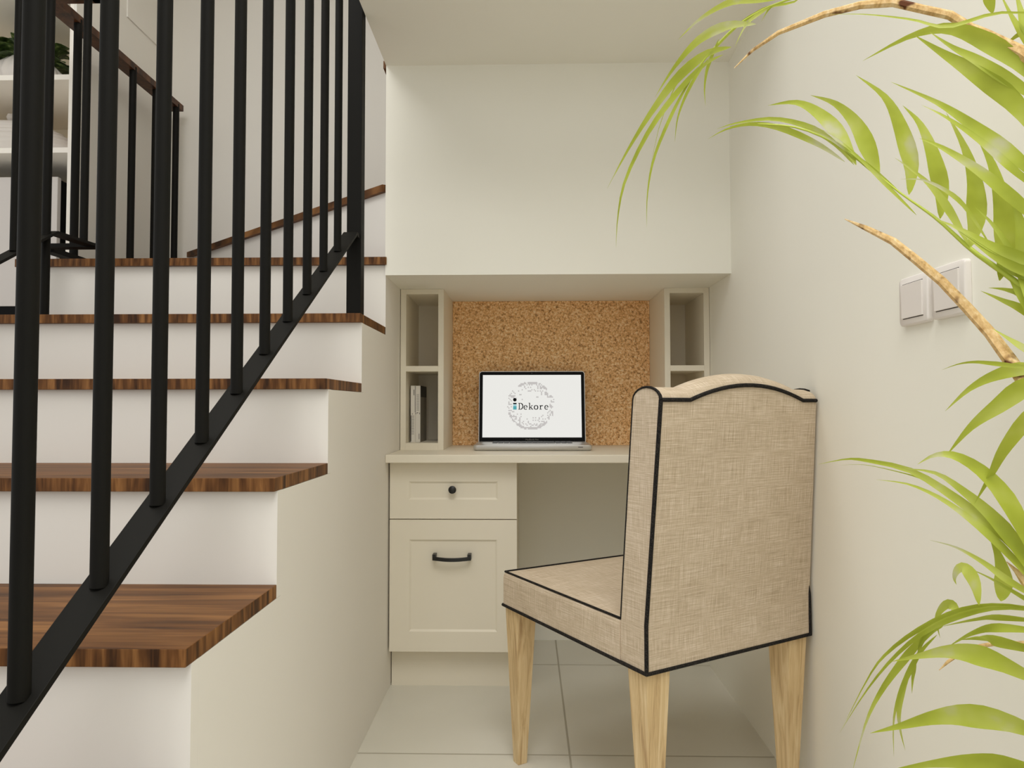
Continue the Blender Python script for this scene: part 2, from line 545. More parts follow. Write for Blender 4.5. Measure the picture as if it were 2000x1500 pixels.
for i in range(13):
    u = i / 12
    x = hx0 + (hx1 - hx0) * u
    z = hz - 0.0035 * math.sin(math.pi * u)
    y = YC + .0045 - 0.024 - 0.006 * math.sin(math.pi * u)
    rings.append([(x, y - .004, z - .0055), (x, y + .004, z - .0055), (x, y + .004, z + .0055), (x, y - .004, z + .0055)])
hb.loft(rings)
for x in (hx0, hx1 - .011):
    hb.box(x, x + .011, YC + .0045 - .028, YC + .0045, hz - .006, hz + .0125)
ho = W(cab, hb, 'handle', M['handle_black'], bevel=0.001)
ho.parent = dd

def shelf_unit(x0, x1, label):
    o = thing('desk_shelf', label, 'shelf', ((x0 + x1) / 2, 2.3415, ZD), group='open shelf units on the desktop')
    b = 0.0192
    y0, y1 = 2.3415, YN - .0008
    z0, z1 = ZD, ZB - .0005
    W(o, MB().box(x0, x0 + b, y0, y1, z0, z1), 'side_panel', M['joinery'], bevel=.0008)
    W(o, MB().box(x1 - b, x1, y0, y1, z0, z1), 'side_panel', M['joinery'], bevel=.0008)
    W(o, MB().box(x0 + b, x1 - b, y0, y1, z1 - .0175, z1), 'top_panel', M['joinery'])
    W(o, MB().box(x0 + b, x1 - b, y0, y1, z0, z0 + .0235), 'bottom_panel', M['joinery'])
    W(o, MB().box(x0 + b, x1 - b, y0, y1 - .019, 1.0110, 1.0298), 'shelf', M['joinery'])
    W(o, MB().box(x0 + b, x1 - b, y1 - .0185, y1, z0 + .0235, z1 - .0175), 'back_panel', M['joinery'])
    return o
shelf_unit(XL + .0022, -0.2853, 'open cream shelf unit left of the corkboard, holding books')
shelf_unit(0.4729, XR - .0012, 'empty cream shelf unit right of the corkboard, behind the chair')
tag(MB().box(-0.2845, 0.4722, YN - .012, YN - .0006, ZD + .0004, ZB - .0006).build('cork_board', M['cork']), 'brown cork pinboard filling the niche behind the laptop', 'pinboard')

# books in the left unit
def book(label, x0, x1, z1, spine, cover):
    y0, y1, z0 = 2.40, 2.545, ZD + .0235
    o = thing('book', label, 'book', ((x0 + x1) / 2, y0, z0), group='books in the left shelf unit')
    c = MB()
    c.box(x0, x0 + .0012, y0 + .002, y1, z0, z1)
    c.box(x1 - .0012, x1, y0 + .002, y1, z0, z1)
    c.box(x0, x1, y0, y0 + .002, z0, z1)
    W(o, c, 'cover', cover)
    W(o, MB().box(x0 + .0013, x1 - .0013, y0 + .0025, y1 - .003, z0 + .001, z1 - .002), 'pages', M['page'])
    s1 = MB()
    s1.box(x0 + .0004, x1 - .0004, y0 - .0004, y0, z0 + .0005, z1 - .0005)
    for r in spine:
        s1.box(x0 + r[0], x0 + r[1], y0 - .0007, y0 - .0004, z0 + r[2], z0 + r[3], 1)
    W(o, s1, 'spine', [M['page'], M['cover_black']])
    return o, x1, y0, y1, z0, z1
bk = book('white book with a black edge line, left of two in the lower cubby', -0.4085, -0.3915, ZD + .0235 + .199,
          [(.0005, .0024, .003, .094)] + [(.003, .0125, .028 + .0046 * i, .029 + .0046 * i) for i in range(15)] + [(.005, .007, .098, .101), (.0105, .0125, .165, .185), (.0152, .0166, .105, .197)], M['page'])
bk2 = book('ruled white book with a black and grey cover, right of two in the cubby', -0.3912, -0.3740, ZD + .0235 + .199,
           [(.0035, .0125, .112 + .0046 * i, .113 + .0046 * i) for i in range(13)] + [(.005, .009, .102, .1045), (.0005, .002, .098, .104), (.0135, .0150, .098, .104), (.012, .0135, .010, .03)], M['cover_grey'])
o2, x1, y0, y1, z0, z1 = bk2
blk = W(o2, MB().box(x1, x1 + .0004, y0 + .001, y1 - .002, z1 - .040, z1 - .0005), 'cover_band', M['cover_black'])

# ------------------------------------------------------------------ laptop
LX, LY = 0.0200, 2.2890
lap = thing('laptop', 'open silver laptop with a glowing white screen on the desktop', 'laptop', (LX, LY, ZD))
def rrect(w, d, r, n=6, cx=0, cy=0):
    p = []
    for (sx, sy, a0) in ((1, 1, 0), (-1, 1, 90), (-1, -1, 180), (1, -1, 270)):
        for k in range(n + 1):
            a = math.radians(a0 + 90 * k / n)
            p.append((cx + sx * (w / 2 - r) + r * math.cos(a), cy + sy * (d / 2 - r) + r * math.sin(a)))
    return p
BD = 0.256
base = MB()
rings = []
for z, ins, in ((0.0006, .006), (0.004, .001), (0.008, 0), (0.0165, 0), (0.0188, .0006), (0.0192, .002)):
    rings.append([(x, y, z) for x, y in rrect(0.398 - 2 * ins, BD - 2 * ins, 0.012, 6, 0, BD / 2)])
base.loft(rings)
bo = base.build('base', M['alu'], lap, smooth=True)
kbm = MB()
kbm.box(-0.145, 0.145, 0.118, 0.232, 0.0189, 0.0193)
MB_k = MB()
for r in range(6):
    y = 0.122 + r * 0.0182
    x = -0.1425
    n = 14
    wk = 0.285 / n
    if r == 0:
        spans = [(0, 1), (1, 2), (2, 3), (3, 4.5), (4.5, 9.5), (9.5, 11), (11, 12), (12, 13), (13, 14)]
    else:
        spans = [(i, i + 1) for i in range(n)]
    for a, c in spans:
        MB_k.box(x + a * wk + .0012, x + c * wk - .0012, y, y + 0.0155, 0.0193, 0.0212)
ky = kbm.build('keyboard', M['alu'], lap)
tag(MB_k.build('keys', M['key'], ky), 'rows of black keys')
MB().box(-0.052, 0.052, 0.014, 0.098, 0.0191, 0.01935).build('trackpad', M['alu'], lap)
MB().box(0.152, 0.168, -0.0004, 0.001, 0.0115, 0.0135).build('power_light', M['cover_black'], lap)
# lid: built flat in (x, up, out) then leaned back about the hinge
HY, HZ, TILT, LH, LW = 0.2475, 0.0150, math.radians(8), 0.2690, 0.3975
def lean(p, out):
    return (p[0], HY + p[1] * math.sin(TILT) - out * math.cos(TILT), HZ + p[1] * math.cos(TILT) + out * math.sin(TILT))
def lidmesh(shape, o0, o1):
    return MB().loft([[lean(p, o0) for p in shape], [lean(p, o1) for p in shape]])
def lid_shape(w, y0, y1, r):
    sh = rrect(w, (y1 - y0) * 2, r, 6, 0, y0)
    top = [p for p in sh if p[1] >= y0 - 1e-6 and p[1] > y0]
    return [(w / 2, y0)] + top + [(-w / 2, y0)]
lid = lidmesh(lid_shape(LW, 0.0, LH, 0.011), -0.007, 0.0).build('lid', M['alu'], lap)
bez = lidmesh(lid_shape(LW - .0045, 0.001, LH - .0022, 0.0095), 0.0, 0.0009).build('bezel', M['bezel'], lid)
SW, SY0, SY1 = 0.3690, 0.0190, 0.2545
lidmesh([(-SW / 2, SY0), (SW / 2, SY0), (SW / 2, SY1), (-SW / 2, SY1)], 0.0009, 0.0012).build('screen', M['screen'], lid)
cm = lidmesh([(0.0022 * math.cos(a * math.pi / 6), 0.2610 + 0.0016 * math.sin(a * math.pi / 6)) for a in range(12)], 0.0009, 0.0011).build('webcam', M['key'], lid)
lidmesh([(-.15, -0.006), (.15, -0.006), (.15, 0.004), (-.15, 0.004)], -0.008, 0.0).build('hinge', M['cover_black'], lap)

# what the screen shows (2D shapes on the display plane)
class Flat:
    def __init__(s, o0, o1):
        s.mb, s.o0, s.o1 = MB(), o0, o1
    def poly(s, pts):
        s.mb.loft([[lean(p, s.o0) for p in pts], [lean(p, s.o1) for p in pts]])
    def rect(s, x0, x1, y0, y1):
        s.poly([(x0, y0), (x1, y0), (x1, y1), (x0, y1)])
    def line(s, pts, w):
        for (a, b_) in zip(pts[:-1], pts[1:]):
            a, b_ = Vector(a), Vector(b_)
            d = (b_ - a).normalized()
            n = Vector((-d.y, d.x)) * w / 2
            e = d * w * 0.25
            s.poly([a - e + n, a - e - n, b_ + e - n, b_ + e + n])
    def arc(s, cx, cy, rx, ry, a0, a1, w0, w1=None, n=16):
        """stroke whose weight is w0 at the sides and w1 at top and bottom"""
        w1 = w0 if w1 is None else w1
        for k in range(n):
            q = []
            for a in (a0 + (a1 - a0) * k / n, a0 + (a1 - a0) * (k + 1) / n):
                a = math.radians(a)
                ww = (w0 * abs(math.cos(a)) + w1 * abs(math.sin(a))) / 2
                q.append(((cx + (rx + ww) * math.cos(a), cy + (ry + ww) * math.sin(a)), (cx + (rx - ww) * math.cos(a), cy + (ry - ww) * math.sin(a))))
            s.poly([q[0][1], q[0][0], q[1][0], q[1][1]])
PXM = SW / 1386.0                     # one drawing unit (photo enlargement) in metres
CX, CYV = 985.0, 660.0                # drawing units of the display's centre line and logo height
sx = lambda x: (x - CX) * PXM
sy = lambda y: SY1 - (y - 230.0) * (SY1 - SY0) / 870.0
# ring of grey blocks
fl = Flat(0.0012, 0.0014)
rnd = random.Random(5)
RC = (968.0, 660.0)
cell = 17.0
for i in range(-26, 27):
    for j in range(-26, 27):
        x, y = i * cell, j * cell
        d = math.hypot(x, y) / 335.0
        if d > 1.0 or d < 0.42:
            continue
        if abs(y) < 70 and abs(x) < 262 and y > -110:
            continue
        a = math.degrees(math.atan2(y, x)) % 360
        edge = d > 0.9
        solid = edge and (238 < a < 258 or 262 < a < 288 or 66 < a < 92 or 44 < a < 60 or 108 < a < 128 or 302 < a < 314)
        if solid or rnd.random() < (0.44 if edge else 0.36 if d > 0.76 else 0.15 if d > 0.6 else 0.04):
            q = cell / 2
            fl.rect(sx(RC[0] + x - q), sx(RC[0] + x + q), sy(RC[1] + y + q), sy(RC[1] + y - q))
for a0, a1 in ((238, 259), (262, 287), (50, 91), (107, 128), (303, 314)):
    fl.arc(sx(RC[0]), sy(RC[1]), 326 * PXM, 326 * PXM, 360 - a1, 360 - a0, 15 * PXM)
tag(fl.mb.build('screen_emblem', M['screen_grey'], lid), 'broken grey ring on the screen')
# letter i: dot, black cap, teal body
fl = Flat(0.0014, 0.0016)
fl.poly([(sx(745) + 25 * PXM * math.cos(k * math.pi / 12), sy(578) + 25 * PXM * math.sin(k * math.pi / 12)) for k in range(24)])
fl.rect(sx(721), sx(770), sy(640), sy(622))
# Dekore in an upright slab-ended hand
U = PXM
def X(x): return sx(x)
def Yv(v): return sy(715) + v * U     # v = height above the baseline
st, th_ = 12.5 * U, 7.0 * U
fl.rect(X(802), X(814), Yv(0), Yv(93)); fl.rect(X(792), X(826), Yv(0), Yv(7)); fl.rect(X(792), X(826), Yv(87), Yv(94))
fl.arc(X(820), Yv(46.5), 37 * U, 44 * U, -90, 90, st, th_, 20)
def let_e(c):
    fl.arc(X(c), Yv(30), 22.5 * U, 28 * U, 0, 315, st * .85, th_, 24)
    fl.rect(X(c - 22), X(c + 26), Yv(30), Yv(35))
let_e(896)
fl.rect(X(946), X(958), Yv(0), Yv(95)); fl.rect(X(938), X(957), Yv(89), Yv(96)); fl.rect(X(939), X(967), Yv(0), Yv(7))
fl.line([(X(957), Yv(24)), (X(986), Yv(57))], th_); fl.rect(X(976), X(998), Yv(53), Yv(60))
fl.line([(X(967), Yv(36)), (X(990), Yv(3))], st); fl.rect(X(980), X(1004), Yv(0), Yv(7))
fl.arc(X(1043), Yv(30), 25 * U, 28 * U, 0, 360, st, th_, 28)
fl.rect(X(1098), X(1110), Yv(0), Yv(59)); fl.rect(X(1090), X(1109), Yv(53), Yv(60)); fl.rect(X(1090), X(1124), Yv(0), Yv(7))
fl.arc(X(1127), Yv(34), 18 * U, 23 * U, 60, 170, th_, th_ * 1.3, 10); fl.rect(X(1131), X(1141), Yv(46), Yv(57))
let_e(1188)
tag(fl.mb.build('screen_lettering', M['screen_black'], lid), 'black serif lettering on the screen')
fl = Flat(0.0014, 0.0016)
fl.rect(sx(721), sx(770), sy(716), sy(668))
tag(fl.mb.build('screen_letter_body', M['screen_teal'], lid), 'teal lower stem of the letter')
fl = Flat(0.0013, 0.0015)
fl.rect(sx(723), sx(768), sy(668), sy(640))
fl.mb.build('screen_letter_shade', M['screen_pale'], lid)
# maker's lettering under the display
tcu = bpy.data.curves.new('bezel_lettering', 'FONT')
tcu.body = 'MacBook Pro'
tcu.size = 0.0088
tcu.align_x = 'CENTER'
tob = bpy.data.objects.new('bezel_lettering', tcu)
COL.objects.link(tob)
bpy.context.view_layer.update()
tme = bpy.data.meshes.new_from_object(tob.evaluated_get(bpy.context.evaluated_depsgraph_get()))
bpy.data.objects.remove(tob)
for v in tme.vertices:
    v.co = Vector(lean((v.co.x, v.co.y + 0.0082), 0.00105))
tme.materials.append(M['grey_text'])
tob = bpy.data.objects.new('bezel_lettering', tme)
COL.objects.link(tob)
tob.parent = lid

# ------------------------------------------------------------------ wall switches
def switch(y0, y1, label):
    z0, z1 = 1.0205, 1.0990
    o = thing('light_switch', label, 'light switch', (XR, (y0 + y1) / 2, (z0 + z1) / 2), group='light switches on the right wall')
    yc, zc, w, h_ = (y0 + y1) / 2, (z0 + z1) / 2, y1 - y0, z1 - z0
    r = []
    for out, ins in ((0.0002, 0.0), (0.007, 0.0), (0.0095, 0.0022)):
        r.append([(XR - out, yc + a, zc + b_) for a, b_ in rrect(w - 2 * ins, h_ - 2 * ins, 0.006)])
    W(o, MB().loft(r), 'plate', M['white'], smooth=True)
    pw, ph = w * 0.70, h_ * 0.70
    W(o, MB().box(XR - .0099, XR - .0090, yc - pw / 2, yc + pw / 2, zc - ph / 2 - .0012, zc + ph / 2 + .0012), 'gap', M['gap'])
    W(o, MB().box(XR - .0122, XR - .0090, yc - pw / 2 - .0006, yc + pw / 2 + .0006, zc - ph / 2, zc + ph / 2), 'rocker', M['white'], bevel=0.0008)
switch(0.9700, 1.0510, 'white light switch half hidden by the dry stalk, nearer the palm')
switch(1.0600, 1.1410, 'white light switch on the right wall, farther from the palm')

# ------------------------------------------------------------------ chair
CH = thing('dining_chair', 'beige linen chair with black piping and tapered oak legs at the desk', 'chair', (0.2227, 1.2942, 0), math.radians(30.44))
HEM, SEAT, BEND, TOPZ = 0.388, 0.472, 0.4795, 0.902
WB, DEP, FX0, FX1, TB = 0.4615, 0.5298, -0.018, 0.480, 0.0762
def lean_y(z):
    return 0.0 if z < BEND else -0.0422 * (z - BEND) / (TOPZ - BEND)
def back_x(u, z):
    k = max(0.0, (z - BEND) / (TOPZ - BEND))
    a, b_ = 0.0030 * k, WB - 0.0235 * k
    return a + (b_ - a) * u
def crest(u):
    q = (u - 0.535) / 0.367
    return TOPZ + (0.030 * (1 - q * q) if abs(q) < 1 else 0.0)
def thick(z):
    return TB + 0.0042 * max(0, (z - BEND) / (TOPZ - BEND))
def section(u, sl=0.0):
    zp = crest(u)
    pts = [(lean_y(z), z) for z in (HEM, 0.435, BEND)] + [(lean_y(z), z) for z in [BEND + (zp - BEND) * k / 6 for k in range(1, 7)]]
    yb, tk = lean_y(zp), thick(TOPZ)
    for k in range(1, 10):                       # rounded top roll
        a = math.pi * k / 10
        pts.append((yb + tk / 2 - tk / 2 * math.cos(a), zp + 0.0245 * math.sin(a)))
    pts += [(lean_y(z) + thick(z), z) for z in [zp + (SEAT - zp) * k / 6 for k in range(0, 7)]]
    pts += [(TB, HEM)]
    return pts
us = [0, .04, .08, .12, .15, .168, .2, .25, .3, .35, .4, .45, .5, .55, .6, .65, .7, .75, .8, .85, .88, .902, .93, .965, 1.0]
back = MB()
back.loft([[(back_x(u, z), y, z) for y, z in section(u)] for u in us])
bo = back.build('backrest', M['linen'], CH, smooth=True)
def side_x(y, right):
    k = max(0.0, (y - 0.0) / DEP)
    return (WB + (FX1 - WB) * k) if right else FX0 * k
seat = MB()
rings = []
for z, ins in ((HEM, 0.0), (SEAT - .012, 0.0), (SEAT - .004, 0.0015), (SEAT, 0.005)):
    y0, y1 = TB + .0004, DEP - ins
    rings.append([(side_x(y0, 0) + ins, y0, z), (side_x(y0, 1) - ins, y0, z), (side_x(y1, 1) - ins - .004, y1, z), (side_x(y1, 1) - ins, y1 - .004, z),
                  (side_x(y1, 1) - ins, y1 - .004, z), (side_x(y1, 0) + ins, y1 - .004, z), (side_x(y1, 0) + ins + .004, y1, z)])
    rings[-1] = [rings[-1][0], rings[-1][1], rings[-1][3], rings[-1][2], rings[-1][6], rings[-1][5]]
top = rings[-1]
cxm, cym = sum(p[0] for p in top) / 6, sum(p[1] for p in top) / 6
rings.append([(cxm + (p[0] - cxm) * .75, cym + (p[1] - cym) * .75, SEAT + .004) for p in top])
seat.loft(rings)
seat.build('seat', M['linen'], CH)
pip = MB()
hz = HEM + .002
pip.tube([(0, 0, hz), (WB, 0, hz)], 0.0038, 8)
pip.tube([(0, 0, hz), (FX0, DEP, hz)], 0.0038, 8)
pip.tube([(FX0, DEP, hz), (FX1, DEP, hz)], 0.0038, 8)
pip.tube([(WB, 0, hz), (FX1, DEP, hz)], 0.0038, 8)
pip.tube([(back_x(0, z), lean_y(z), z) for z in [HEM, .435, BEND, .6, .7, .8, TOPZ]], 0.0040, 8)
pip.tube([(back_x(1, z) - max(0, (z - BEND)) * .08, lean_y(z) + max(0, (z - BEND)) * .1, z) for z in [HEM, .435, BEND, .51]], [.0040, .0038, .0030, .001], 8)
pip.tube([(back_x(u, crest(u)), lean_y(crest(u)), crest(u)) for u in us], 0.0040, 8)
pb = pip.build('piping', M['piping'], CH, smooth=True)
pip = MB()
for u in (0, 1):
    s_ = section(u)[8 if u == 0 else 11:-1]
    rr = [0.0034 - 0.0002 * min(i, 9) for i in range(len(s_))]
    pip.tube([(back_x(u, z), y, z) for y, z in s_], [max(0.0013, r) for r in rr], 8)
    y0 = TB
    pip.tube([(side_x(y0, u) + (.004 if not u else -.004), y0 + .002, SEAT + .001), (side_x(DEP, u) + (.005 if not u else -.005), DEP - .004, SEAT + .001)], 0.0027, 8)
pip.tube([(FX0 + .004, DEP - .005, SEAT + .001), (FX1 - .004, DEP - .005, SEAT + .001)], 0.0027, 8)
pip.build('seat_piping', M['piping'], CH, smooth=True)
for (cx, cy, dx, dy) in ((0, 0, 1, 1), (WB, 0, -1, 1), (FX0, DEP, 1, -1), (FX1, DEP, -1, -1)):
    rings = []
    for z, ins, iny, sz in ((HEM - .0002, .005, .005, .057), (0.0, .024, .011 if cy else .022, .025)):
        a, b_ = ins, ins + sz
        a2, b2 = iny, iny + sz
        rings.append([(cx + dx * p, cy + dy * q, z) for p, q in ((a, a2), (b_, a2), (b_, b2), (a, b2))])
    MB().loft(rings).build('leg', M['oak'], CH, bevel=0.0012)

# ------------------------------------------------------------------ potted palm at the right
FRONDS = [
 ([(0.5577, 0.7, 1.447),(0.4888, 0.74, 1.4175),(0.4092, 0.78, 1.3964),(0.3473, 0.8, 1.3814),(0.3003, 0.82, 1.3767),(0.2661, 0.85, 1.3689),(0.2359, 0.87, 1.3437),(0.2218, 0.88, 1.3254)], 0.0012, [
  ([(0.3413, 0.8, 1.3815),(0.2924, 0.815, 1.3833),(0.254, 0.83, 1.3879),(0.2201, 0.845, 1.3765),(0.1938, 0.86, 1.3569)], 0.0053),
  ([(0.279, 0.82, 1.3536),(0.2503, 0.84, 1.3634),(0.2204, 0.86, 1.3566),(0.194, 0.88, 1.3325),(0.1716, 0.9, 1.3013)], 0.0062),
  ([(0.2457, 0.86, 1.3576),(0.2392, 0.87, 1.3403),(0.2351, 0.88, 1.3253),(0.2348, 0.89, 1.3063),(0.2386, 0.9, 1.2882)], 0.0024),
  ([(0.2581, 0.85, 1.3415),(0.2326, 0.87, 1.3438),(0.2008, 0.89, 1.3238),(0.1706, 0.91, 1.2885),(0.141, 0.93, 1.2441),(0.1136, 0.95, 1.1953)], 0.0062),
  ([(0.2507, 0.86, 1.337),(0.2272, 0.875, 1.3296),(0.1938, 0.89, 1.2965),(0.1626, 0.905, 1.2551),(0.135, 0.92, 1.1981),(0.1264, 0.935, 1.1533),(0.1253, 0.95, 1.1114)], 0.0038),
  ([(0.2239, 0.88, 1.3308),(0.1983, 0.8925, 1.2873),(0.1726, 0.905, 1.2273),(0.1642, 0.9175, 1.1795),(0.1647, 0.93, 1.134)], 0.0023),
  ([(0.2359, 0.87, 1.339),(0.215, 0.88, 1.3086),(0.2003, 0.89, 1.2725),(0.1975, 0.9, 1.2403)], 0.0022),
  ([(0.3015, 0.82, 1.3774),(0.2827, 0.8233, 1.3675),(0.2681, 0.8267, 1.3544),(0.2564, 0.83, 1.3308)], 0.0023),
  ([(0.3333, 0.81, 1.3841),(0.3271, 0.8286, 1.3847),(0.3038, 0.8471, 1.3903),(0.271, 0.8657, 1.3778),(0.2465, 0.8843, 1.3579),(0.2071, 0.9029, 1.33),(0.183, 0.9214, 1.2757),(0.172, 0.94, 1.2189)], 0.0022),
  ([(0.3003, 0.82, 1.3767),(0.2958, 0.825, 1.3734),(0.2893, 0.83, 1.3624)], 0.0014),
 ]),
 ([(0.5671, 0.66, 0.8379),(0.5446, 0.7, 0.969),(0.5212, 0.73, 1.0187),(0.4934, 0.76, 1.0613),(0.4731, 0.79, 1.1051),(0.4493, 0.82, 1.1445),(0.4235, 0.84, 1.1815),(0.3958, 0.86, 1.2182),(0.3529, 0.88, 1.2498),(0.3071, 0.9, 1.264)], 0.0012, [
  ([(0.4018, 0.86, 1.1979),(0.3771, 0.876, 1.2259),(0.3377, 0.892, 1.2536),(0.3031, 0.908, 1.2674),(0.2737, 0.924, 1.2674),(0.2515, 0.94, 1.2598)], 0.0041),
  ([(0.4132, 0.86, 1.1939),(0.3967, 0.876, 1.2277),(0.371, 0.892, 1.256),(0.3304, 0.908, 1.2741),(0.2877, 0.924, 1.2757),(0.2644, 0.94, 1.274)], 0.0044),
  ([(0.411, 0.85, 1.1903),(0.3984, 0.8625, 1.2323),(0.3773, 0.875, 1.2662),(0.3531, 0.8875, 1.2868),(0.321, 0.9, 1.2887)], 0.0094),
  ([(0.4333, 0.84, 1.1713),(0.4289, 0.85, 1.2044),(0.4167, 0.86, 1.2462),(0.3961, 0.87, 1.2765),(0.3686, 0.88, 1.2927)], 0.0099),
  ([(0.4584, 0.82, 1.1432),(0.4686, 0.8325, 1.1848),(0.4628, 0.845, 1.2394),(0.4512, 0.8575, 1.2801),(0.4227, 0.87, 1.3134)], 0.0119),
  ([(0.4766, 0.79, 1.1057),(0.486, 0.8025, 1.1436),(0.4849, 0.815, 1.1907),(0.4778, 0.8275, 1.2319),(0.4643, 0.84, 1.2603)], 0.0114),
  ([(0.4902, 0.76, 1.0653),(0.5058, 0.7725, 1.0989),(0.5143, 0.785, 1.1436),(0.5117, 0.7975, 1.19),(0.4986, 0.81, 1.2379)], 0.0113),
  ([(0.5079, 0.74, 1.0245),(0.5223, 0.75, 1.0644),(0.527, 0.76, 1.1124),(0.5232, 0.77, 1.1619),(0.5097, 0.78, 1.207)], 0.0119),
  ([(0.5216, 0.71, 0.9808),(0.5254, 0.7233, 1.0364),(0.5297, 0.7367, 1.0833),(0.5271, 0.75, 1.1264)], 0.0102),
  ([(0.4493, 0.82, 1.1445),(0.4332, 0.835, 1.1702),(0.4099, 0.85, 1.2013),(0.379, 0.865, 1.2335),(0.3529, 0.88, 1.2532)], 0.0029),
  ([(0.4612, 0.81, 1.1156),(0.4399, 0.825, 1.1511),(0.4174, 0.84, 1.188),(0.3936, 0.855, 1.2228),(0.3748, 0.87, 1.2455)], 0.0025),
 ]),
 ([(0.5671, 0.66, 0.8379),(0.5521, 0.69, 0.978),(0.5504, 0.71, 1.0867),(0.5447, 0.72, 1.1818),(0.5437, 0.73, 1.2692)], 0.0018, [
  ([(0.551, 0.72, 1.2173),(0.5289, 0.736, 1.2613),(0.5048, 0.752, 1.294),(0.476, 0.768, 1.3166),(0.4419, 0.784, 1.3159),(0.3967, 0.8, 1.2964)], 0.0097),
  ([(0.5545, 0.72, 1.1518),(0.5243, 0.735, 1.2161),(0.4915, 0.75, 1.2575),(0.4678, 0.765, 1.2869),(0.4455, 0.78, 1.316)], 0.0101),
  ([(0.5558, 0.72, 1.2008),(0.5257, 0.7325, 1.2345),(0.4941, 0.745, 1.2675),(0.4746, 0.7575, 1.2893),(0.4571, 0.77, 1.3139)], 0.0067),
  ([(0.5508, 0.71, 1.1027),(0.5202, 0.7275, 1.1532),(0.4869, 0.745, 1.1956),(0.4594, 0.7625, 1.2292),(0.4183, 0.78, 1.2614)], 0.0073),
  ([(0.5506, 0.71, 1.0973),(0.5206, 0.725, 1.1348),(0.4914, 0.74, 1.1766),(0.4657, 0.755, 1.2085),(0.4467, 0.77, 1.2298)], 0.0047),
  ([(0.5469, 0.7, 1.0524),(0.5196, 0.7175, 1.0971),(0.4873, 0.735, 1.1413),(0.4579, 0.7525, 1.1744),(0.4431, 0.77, 1.1918)], 0.0066),
  ([(0.5063, 0.75, 1.0645),(0.4835, 0.7575, 1.1109),(0.4645, 0.765, 1.1329),(0.4464, 0.7725, 1.1453),(0.4265, 0.78, 1.1486)], 0.0026),
  ([(0.4897, 0.76, 1.067),(0.4748, 0.7733, 1.1139),(0.4592, 0.7867, 1.1488),(0.432, 0.8, 1.1807)], 0.0047),
  ([(0.546, 0.7, 1.0211),(0.5208, 0.7175, 1.0417),(0.4967, 0.735, 1.0605),(0.478, 0.7525, 1.0822),(0.4594, 0.77, 1.1002)], 0.0066),
  ([(0.5481, 0.7, 1.0028),(0.5212, 0.715, 1.0267),(0.5005, 0.73, 1.0461),(0.484, 0.745, 1.0691),(0.4717, 0.76, 1.0899)], 0.0049),
  ([(0.5376, 0.71, 0.9966),(0.5195, 0.7267, 1.0426),(0.5051, 0.7433, 1.0853),(0.4973, 0.76, 1.1098)], 0.0036),
  ([(0.538, 0.71, 1.0124),(0.522, 0.7233, 1.0283),(0.5103, 0.7367, 1.0393),(0.5009, 0.75, 1.0657)], 0.0066),
  ([(0.5586, 0.72, 1.3022),(0.5111, 0.736, 1.315),(0.4661, 0.752, 1.3095),(0.4362, 0.768, 1.3272),(0.3927, 0.784, 1.343),(0.3588, 0.8, 1.3528)], 0.0023),
  ([(0.5496, 0.73, 1.2881),(0.538, 0.74, 1.2938),(0.534, 0.75, 1.2925),(0.5314, 0.76, 1.2899)], 0.0028),
  ([(0.5383, 0.73, 1.2693),(0.5361, 0.7367, 1.2931),(0.5299, 0.7433, 1.3162),(0.5215, 0.75, 1.349)], 0.0044),
  ([(0.5464, 0.73, 1.2692),(0.5402, 0.7367, 1.3009),(0.5395, 0.7433, 1.3246),(0.5374, 0.75, 1.3603)], 0.0050),
  ([(0.5147, 0.75, 1.3226),(0.5067, 0.7433, 1.3337),(0.4959, 0.7367, 1.3468),(0.481, 0.73, 1.3596)], 0.0056),
 ]),
 ([(0.5663, 0.66, 0.809),(0.5496, 0.69, 0.8862),(0.5415, 0.71, 0.9491),(0.5346, 0.72, 0.9981),(0.527, 0.73, 1.0378)], 0.0018, [
  ([(0.5443, 0.72, 0.9659),(0.5272, 0.7333, 0.992),(0.5147, 0.7467, 1.0045),(0.5008, 0.76, 1.0169)], 0.0047),
  ([(0.5418, 0.72, 0.9713),(0.5262, 0.73, 1.0051),(0.5152, 0.74, 1.0145),(0.5025, 0.75, 1.0185)], 0.0039),
  ([(0.5409, 0.71, 0.9281),(0.52, 0.7233, 0.9503),(0.5127, 0.7367, 0.9624),(0.5058, 0.75, 0.9743)], 0.0038),
  ([(0.5434, 0.7, 0.9275),(0.5077, 0.714, 0.931),(0.4912, 0.728, 0.9346),(0.4811, 0.742, 0.9371),(0.4725, 0.756, 0.9358),(0.462, 0.77, 0.9299)], 0.0025),
  ([(0.5482, 0.7, 0.9146),(0.5205, 0.7175, 0.9285),(0.4983, 0.735, 0.9225),(0.4812, 0.7525, 0.9083),(0.4655, 0.77, 0.8842)], 0.0074),
  ([(0.5453, 0.69, 0.9142),(0.5154, 0.7075, 0.9123),(0.4917, 0.725, 0.8888),(0.475, 0.7425, 0.8669),(0.4595, 0.76, 0.8355)], 0.0098),
  ([(0.5451, 0.69, 0.9066),(0.5162, 0.7025, 0.8862),(0.4933, 0.715, 0.8482),(0.4843, 0.7275, 0.8155),(0.4758, 0.74, 0.786)], 0.0097),
  ([(0.5237, 0.72, 0.9821),(0.5186, 0.7267, 1.01),(0.5157, 0.7333, 1.0249),(0.5116, 0.74, 1.0427)], 0.0036),
 ]),
 ([(0.5325, 0.64, 0.5625),(0.5264, 0.67, 0.6283),(0.5237, 0.69, 0.67),(0.5197, 0.7, 0.7021),(0.5204, 0.71, 0.7355)], 0.0018, [
  ([(0.5271, 0.7, 0.6996),(0.5057, 0.71, 0.7638),(0.4929, 0.72, 0.7988),(0.4766, 0.73, 0.8227),(0.4565, 0.74, 0.837),(0.4409, 0.75, 0.8368),(0.4282, 0.76, 0.826)], 0.0126),
